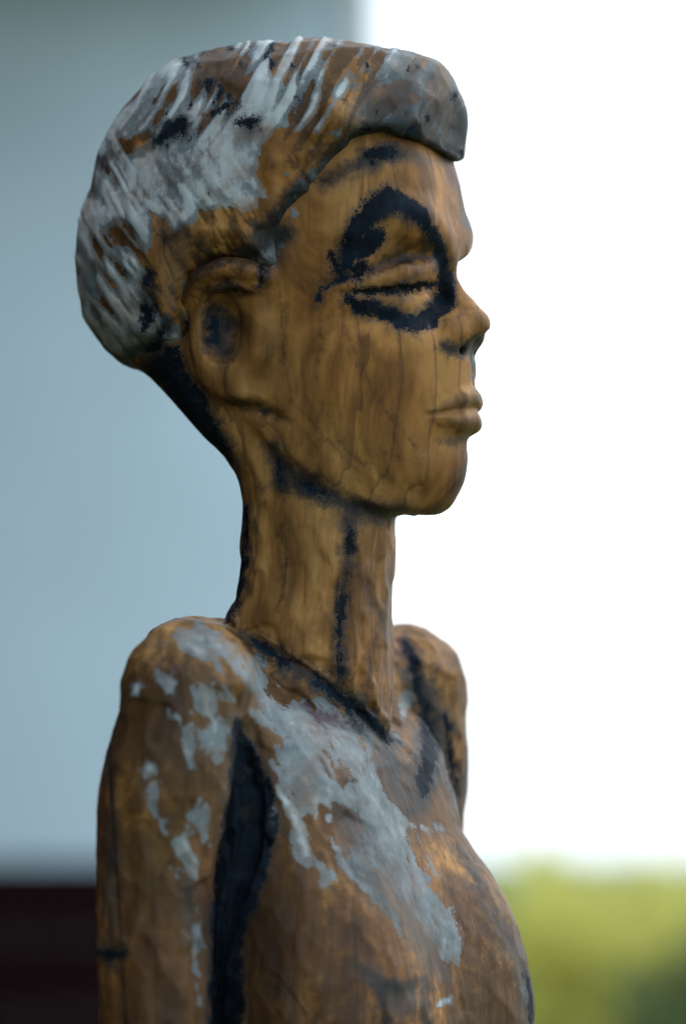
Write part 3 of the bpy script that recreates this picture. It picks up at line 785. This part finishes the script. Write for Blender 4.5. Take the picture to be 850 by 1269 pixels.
PLUM = [[(372, 872, 2), (400, 888, 6), (428, 897, 4)], [(284, 800, -3), (296, 806, -2)], [(492, 792, 2), (500, 815, 3)], [(520, 800, -2), (545, 830, 0)]]
STAIN_SHADE = [
    [(282, 322, 6), (255, 328, 8), (236, 345, 6), (226, 375, 6), (224, 420, 4)], [(262, 362, 5), (285, 352, 5), (306, 362, 3)], [(290, 500, 6), (330, 508, 6), (360, 520, 2)],
    [(408, 352, 2), (440, 340, 4), (480, 325, 5), (540, 315, 4)], [(345, 345, 0), (350, 400, 1), (352, 450, 1), (362, 500, 1)], [(396, 372, 0.5), (398, 430, 1), (392, 470, 0)],
    [(430, 415, -1), (445, 450, 1), (475, 505, 1), (520, 560, 0)], [(400, 500, 0), (430, 560, 1), (470, 590, 0)], [(350, 480, -2), (400, 540, 0), (440, 580, 0)],
    [(548, 430, 4), (568, 435, 8), (598, 424, 6)], [(545, 548, 2), (570, 546, 3)], [(330, 690, -1), (350, 650, 0), (355, 700, 1), (345, 760, 0)],  # nose underside: its shadow painted as a darker tone
    [(150, 880, 8), (165, 940, 14), (190, 930, 12), (170, 1000, 14)], [(180, 1160, 20), (190, 1290, 30)], [(200, 830, 3)], [(215, 1105, 1), (240, 1095, 3), (262, 1082, 2)], [(160, 1080, 8), (190, 1110, 10), (230, 1090, 4)], [(180, 1200, 6), (200, 1260, 10)],  # arm: dark stained wood plus shade painted into the colour
    [(320, 1200, 2), (350, 1215, 2), (370, 1240, 3)], [(350, 1250, 4), (420, 1240, 6)], [(470, 1110, 8), (500, 1150, 6)], [(560, 1180, 2), (600, 1250, 8), (640, 1269, 10)], [(600, 1000, 0), (620, 1100, 4)],
    [(232, 300, 8), (215, 330, 8), (205, 370, 10)], [(470, 560, 1), (520, 575, -1)], [(320, 600, 4), (330, 630, 0)], [(440, 700, 4), (470, 760, 4), (455, 860, 6)],
]

from mathutils import kdtree
def facets(p, n, cell, strength, limit, seed):
    """knife facets: pull every vertex towards the tangent planes of nearby seed points"""
    r = np.random.default_rng(seed)
    o = r.permutation(len(p)); key = np.floor((p[o] + r.normal(size=3) * 50) / np.array([cell * 0.8, cell * 0.8, cell * 1.25])).astype(np.int64)
    k = (key[:, 0] * 73856093) ^ (key[:, 1] * 19349663) ^ (key[:, 2] * 83492791)
    _, first = np.unique(k, return_index=True); sd = o[first]
    kd = kdtree.KDTree(len(sd))
    for i, v in enumerate(p[sd].tolist()): kd.insert(v, i)
    kd.balance()
    idx = np.zeros((len(p), 4), np.int64); dist = np.full((len(p), 4), 1e6)
    for i, v in enumerate(p.tolist()):
        for j, (_, q, dd) in enumerate(kd.find_n(v, 4)): idx[i, j] = q; dist[i, j] = dd
    w = np.exp(-(dist - dist.min(1, keepdims=True)) / (cell * 0.07))
    q = sd[idx]; off = ((p[q] - p[:, None, :]) * n[q]).sum(2)
    agree = np.clip((n[q] * n[:, None, :]).sum(2), 0, 1) ** 3
    w = w * agree + 1e-9
    dsp = (w * off * agree).sum(1) / w.sum(1)
    return limit * np.tanh(dsp * strength / limit)

def to_world(fr, a, b, c): return fr.ox + a * fr.c - b * fr.s, -a * fr.s - b * fr.c, c
def paint_pixels(p, n, fr):
    """photo pixel of every vertex; vertices turned away from the camera take the pixel of their mirror twin"""
    px, py = project(p[:, 0], p[:, 1], p[:, 2])
    cam_p = np.array([0, -DIST * CP, -DIST * SP]); v = cam_p - p
    away = (n * v).sum(1) < 0
    a, b, c = fr.local(p[:, 0], p[:, 1], p[:, 2])
    qx, qy = project(*to_world(fr, a, np.abs(b), c))
    return np.where(away, qx, px), np.where(away, qy, py)

def build_carved(name, p, quads, mat, parent, fields):
    W = p * S; W[:, 2] += AIM_Z
    W -= np.array(parent.location)
    me = bpy.data.meshes.new(name)
    me.vertices.add(len(W)); me.vertices.foreach_set('co', W.astype(f32).ravel())
    nq = len(quads); me.loops.add(nq * 4); me.loops.foreach_set('vertex_index', quads[:, ::1].astype(np.int32).ravel())
    me.polygons.add(nq); me.polygons.foreach_set('loop_start', np.arange(0, nq * 4, 4, dtype=np.int32))
    me.update(calc_edges=True); me.validate()
    me.polygons.foreach_set('use_smooth', np.ones(nq, bool))
    for k, v in fields.items():
        at_ = me.attributes.new(k, 'FLOAT', 'POINT'); at_.data.foreach_set('value', np.clip(v, -40, 40).astype(f32))
    me.materials.append(mat)
    o = bpy.data.objects.new(name, me); col_.objects.link(o); o.parent = parent
    return o

wood = carved_wood()
figure = empty('carved_figure', (-0.02, 0.0, BASE_W))
tag(figure, 'carved wooden bust of a long-necked woman with worn paint on a plinth', 'sculpture')

# body: one continuous carving
p, quads = polygonise(body_field, (-420, -480, C(1560)), (330, 480, C(60)))
n = vertex_normals(p, quads)
if (n * (p - p.mean(0))).sum(1).mean() < 0: quads = quads[:, ::-1]; n = -n
# gouge marks
r1 = fbm(p[:, 0] / 46, p[:, 1] / 46, p[:, 2] / 60, 3); r2 = vnoise(p[:, 0] / 17, p[:, 1] / 17, p[:, 2] / 26)
lowb = np.clip((C(600) - p[:, 2]) / 150, 0, 1)
disp = r1 * (1.2 + 2.6 * lowb) + np.abs(r2) * (0.35 + 0.7 * lowb)
fine = fbm(p[:, 0] / 9 + 5, p[:, 1] / 9, p[:, 2] / 24, 2) * (0.2 + 0.2 * lowb)
fc = facets(p, n, 38, 1.35, 5.0, 2)
face_w = np.clip((C(640) - p[:, 2]) / 30, 0, 1) * 0.75 + 0.25
p = p + n * (disp * 0.6 + fine - 0.4 + fc * face_w)[:, None]
fr_head = p[:, 2] > C(700)
pxh, pyh = paint_pixels(p, n, HD); pxb, pyb = paint_pixels(p, n, BD)
px = np.where(fr_head, pxh, pxb); py = np.where(fr_head, pyh, pyb)
crack = strokes(px, py, CRACK) - 0.7 * fr_head
stain_shade = strokes(px, py, STAIN_SHADE)
torso_dirt_shade = np.clip((py - 770) / 90, 0, 1) * (9.5 + fbm(px / 60, py / 90, 0 * px, 3) * 15) - 12 * (1 - np.clip((py - 770) / 90, 0, 1)) - np.clip((px - 300) / 60, 0, 1) * 4  # dirty wood plus shade of the lower left, put into the colour
stain_shade = np.maximum(stain_shade, torso_dirt_shade)
px = px + fbm(px / 24, py / 24, 0 * px + 4.2, 3) * 7; py = py + fbm(px / 24, py / 24, 0 * px + 9.7, 3) * 7
ink = np.maximum(strokes(px, py, INK), patches(px, py, INK_POLY))
white = np.maximum(strokes(px, py, WHITE), patches(px, py, WHITE_POLY))
uu = px * 0.55 + py * 0.83; vv = px * 0.83 - py * 0.55
white = white + np.where(white > -20, vnoise(vv / 9, uu / 50, 0 * px + 1) * 7 + vnoise(vv / 4.5 + 9, uu / 26, 0 * px + 3) * 5 + fbm(px / 34 + 3, py / 34, 0 * px, 3) * 9, 0)
white = np.minimum(white, 7.0)
white = np.maximum(white, strokes(px, py, FLECK) + np.where(strokes(px, py, FLECK) > -4, 14, 0))
body = build_carved('body', p, quads, wood, figure, dict(ink=ink, white=white, stain_shade=stain_shade, crack=crack, plum=strokes(px, py, PLUM), wash_shade=strokes(px, py, WASH_SHADE), smudge_shade=strokes(px, py, SMUDGE_SHADE)))

# hair: cap with carved strands
p, quads = polygonise(hair_field, (-420, -300, C(510)), (330, 300, C(36)))
n = vertex_normals(p, quads)
if (n * (p - p.mean(0))).sum(1).mean() < 0: quads = quads[:, ::-1]; n = -n
px, py = paint_pixels(p, n, HD)
def strand(dx, dy, w, l, seed):
    L = math.hypot(dx, dy); u = (px * dx + py * dy) / L; v = (px * dy - py * dx) / L
    bend = 6 * vnoise(px / 70 + seed, py / 70, 0 * px)
    return vnoise((v + bend) / w + seed, u / l, 0 * px + seed) * 0.65 + vnoise((v + bend) / (w * 0.45) + 3 + seed, u / (l * 0.6), 0 * px + seed) * 0.35
A_ = strand(-0.62, 1, 10.5, 70, 1.3); B_ = strand(0.62, 1, 9.0, 36, 5.1)
wgt = np.clip((py - 150 - (px - 200) * 0.12) / 60, 0, 1); wgt = wgt * wgt * (3 - 2 * wgt)
groove = A_ * (1 - wgt) + B_ * wgt
px0, py0 = px, py
px = px + fbm(px0 / 26, py0 / 26, 0 * px + 2.2, 3) * 9; py = py + fbm(px0 / 26, py0 / 26, 0 * px + 6.1, 3) * 9
bare = patches(px, py, HAIR_BARE)
fringe = np.clip((px - 420) / 60, 0, 1) * np.clip((px - 300 - py * 0.4) / 40, 0, 1)
calm = np.clip((bare + 6) / 10, 0, 1)
low = fbm(p[:, 0] / 60 + 2, p[:, 1] / 60, p[:, 2] / 60, 2)
top_z = np.clip((190 - py) / 80, 0, 1)
amp = (1 - 0.6 * np.exp(-((px - 270) / 85) ** 2 - ((py - 212) / 62) ** 2)) * (1.9 + 2.2 * top_z) * (0.55 + 0.9 * np.abs(fbm(px0 / 50 + 4, py0 / 50, 0 * px, 2)) * 2) * (1 - 0.75 * calm) * (1 - 0.45 * fringe)
facet = facets(p, n, 46, 1.0, 5.0, 5)
p = p + n * (groove * amp + low * 2.0 + facet - 0.8)[:, None]
groove = np.clip(groove * 1.7, -1, 1)
mid = np.exp(-((px0 - 270) / 85) ** 2 - ((py0 - 212) / 62) ** 2)
white = 9.0 + 3 * mid + groove * (15 + 20 * top_z) * (1 - 0.75 * mid) * (1 - 0.7 * fringe) + fbm(px / 26, py / 40, 0 * px, 4) * (14 + 8 * top_z) - np.clip(bare + 4, 0, 20) * 2.0 - fringe * (7 - 3 * top_z)
white = np.maximum(white, -30)
stain_shade = np.where(groove < -0.1, 4 - groove * 14, -6) * (1 - 0.5 * fringe) - 8 * mid - 8 * wgt * 0.5 + fringe * 7 + fbm(px / 45 + 9, py / 45, 0 * px, 3) * 9 - 3
hink = np.maximum(strokes(px, py, HAIR_INK), np.where(groove < 0.1, fbm(px0 / 13 + 1, py0 / 20, 0 * px + 3, 3) * 26 - 14 - 4 * (1 - top_z), -30))
hair = build_carved('hair', p, quads, wood, figure, dict(ink=hink, white=white, stain_shade=stain_shade, plum=np.full(len(p), -30.0), crack=np.full(len(p), -30.0), wash_shade=patches(px, py, HAIR_WASH), smudge_shade=strokes(px, py, HAIR_SMUDGE_SHADE)))
tag(hair, 'carved hair cap streaked with pale grey paint')
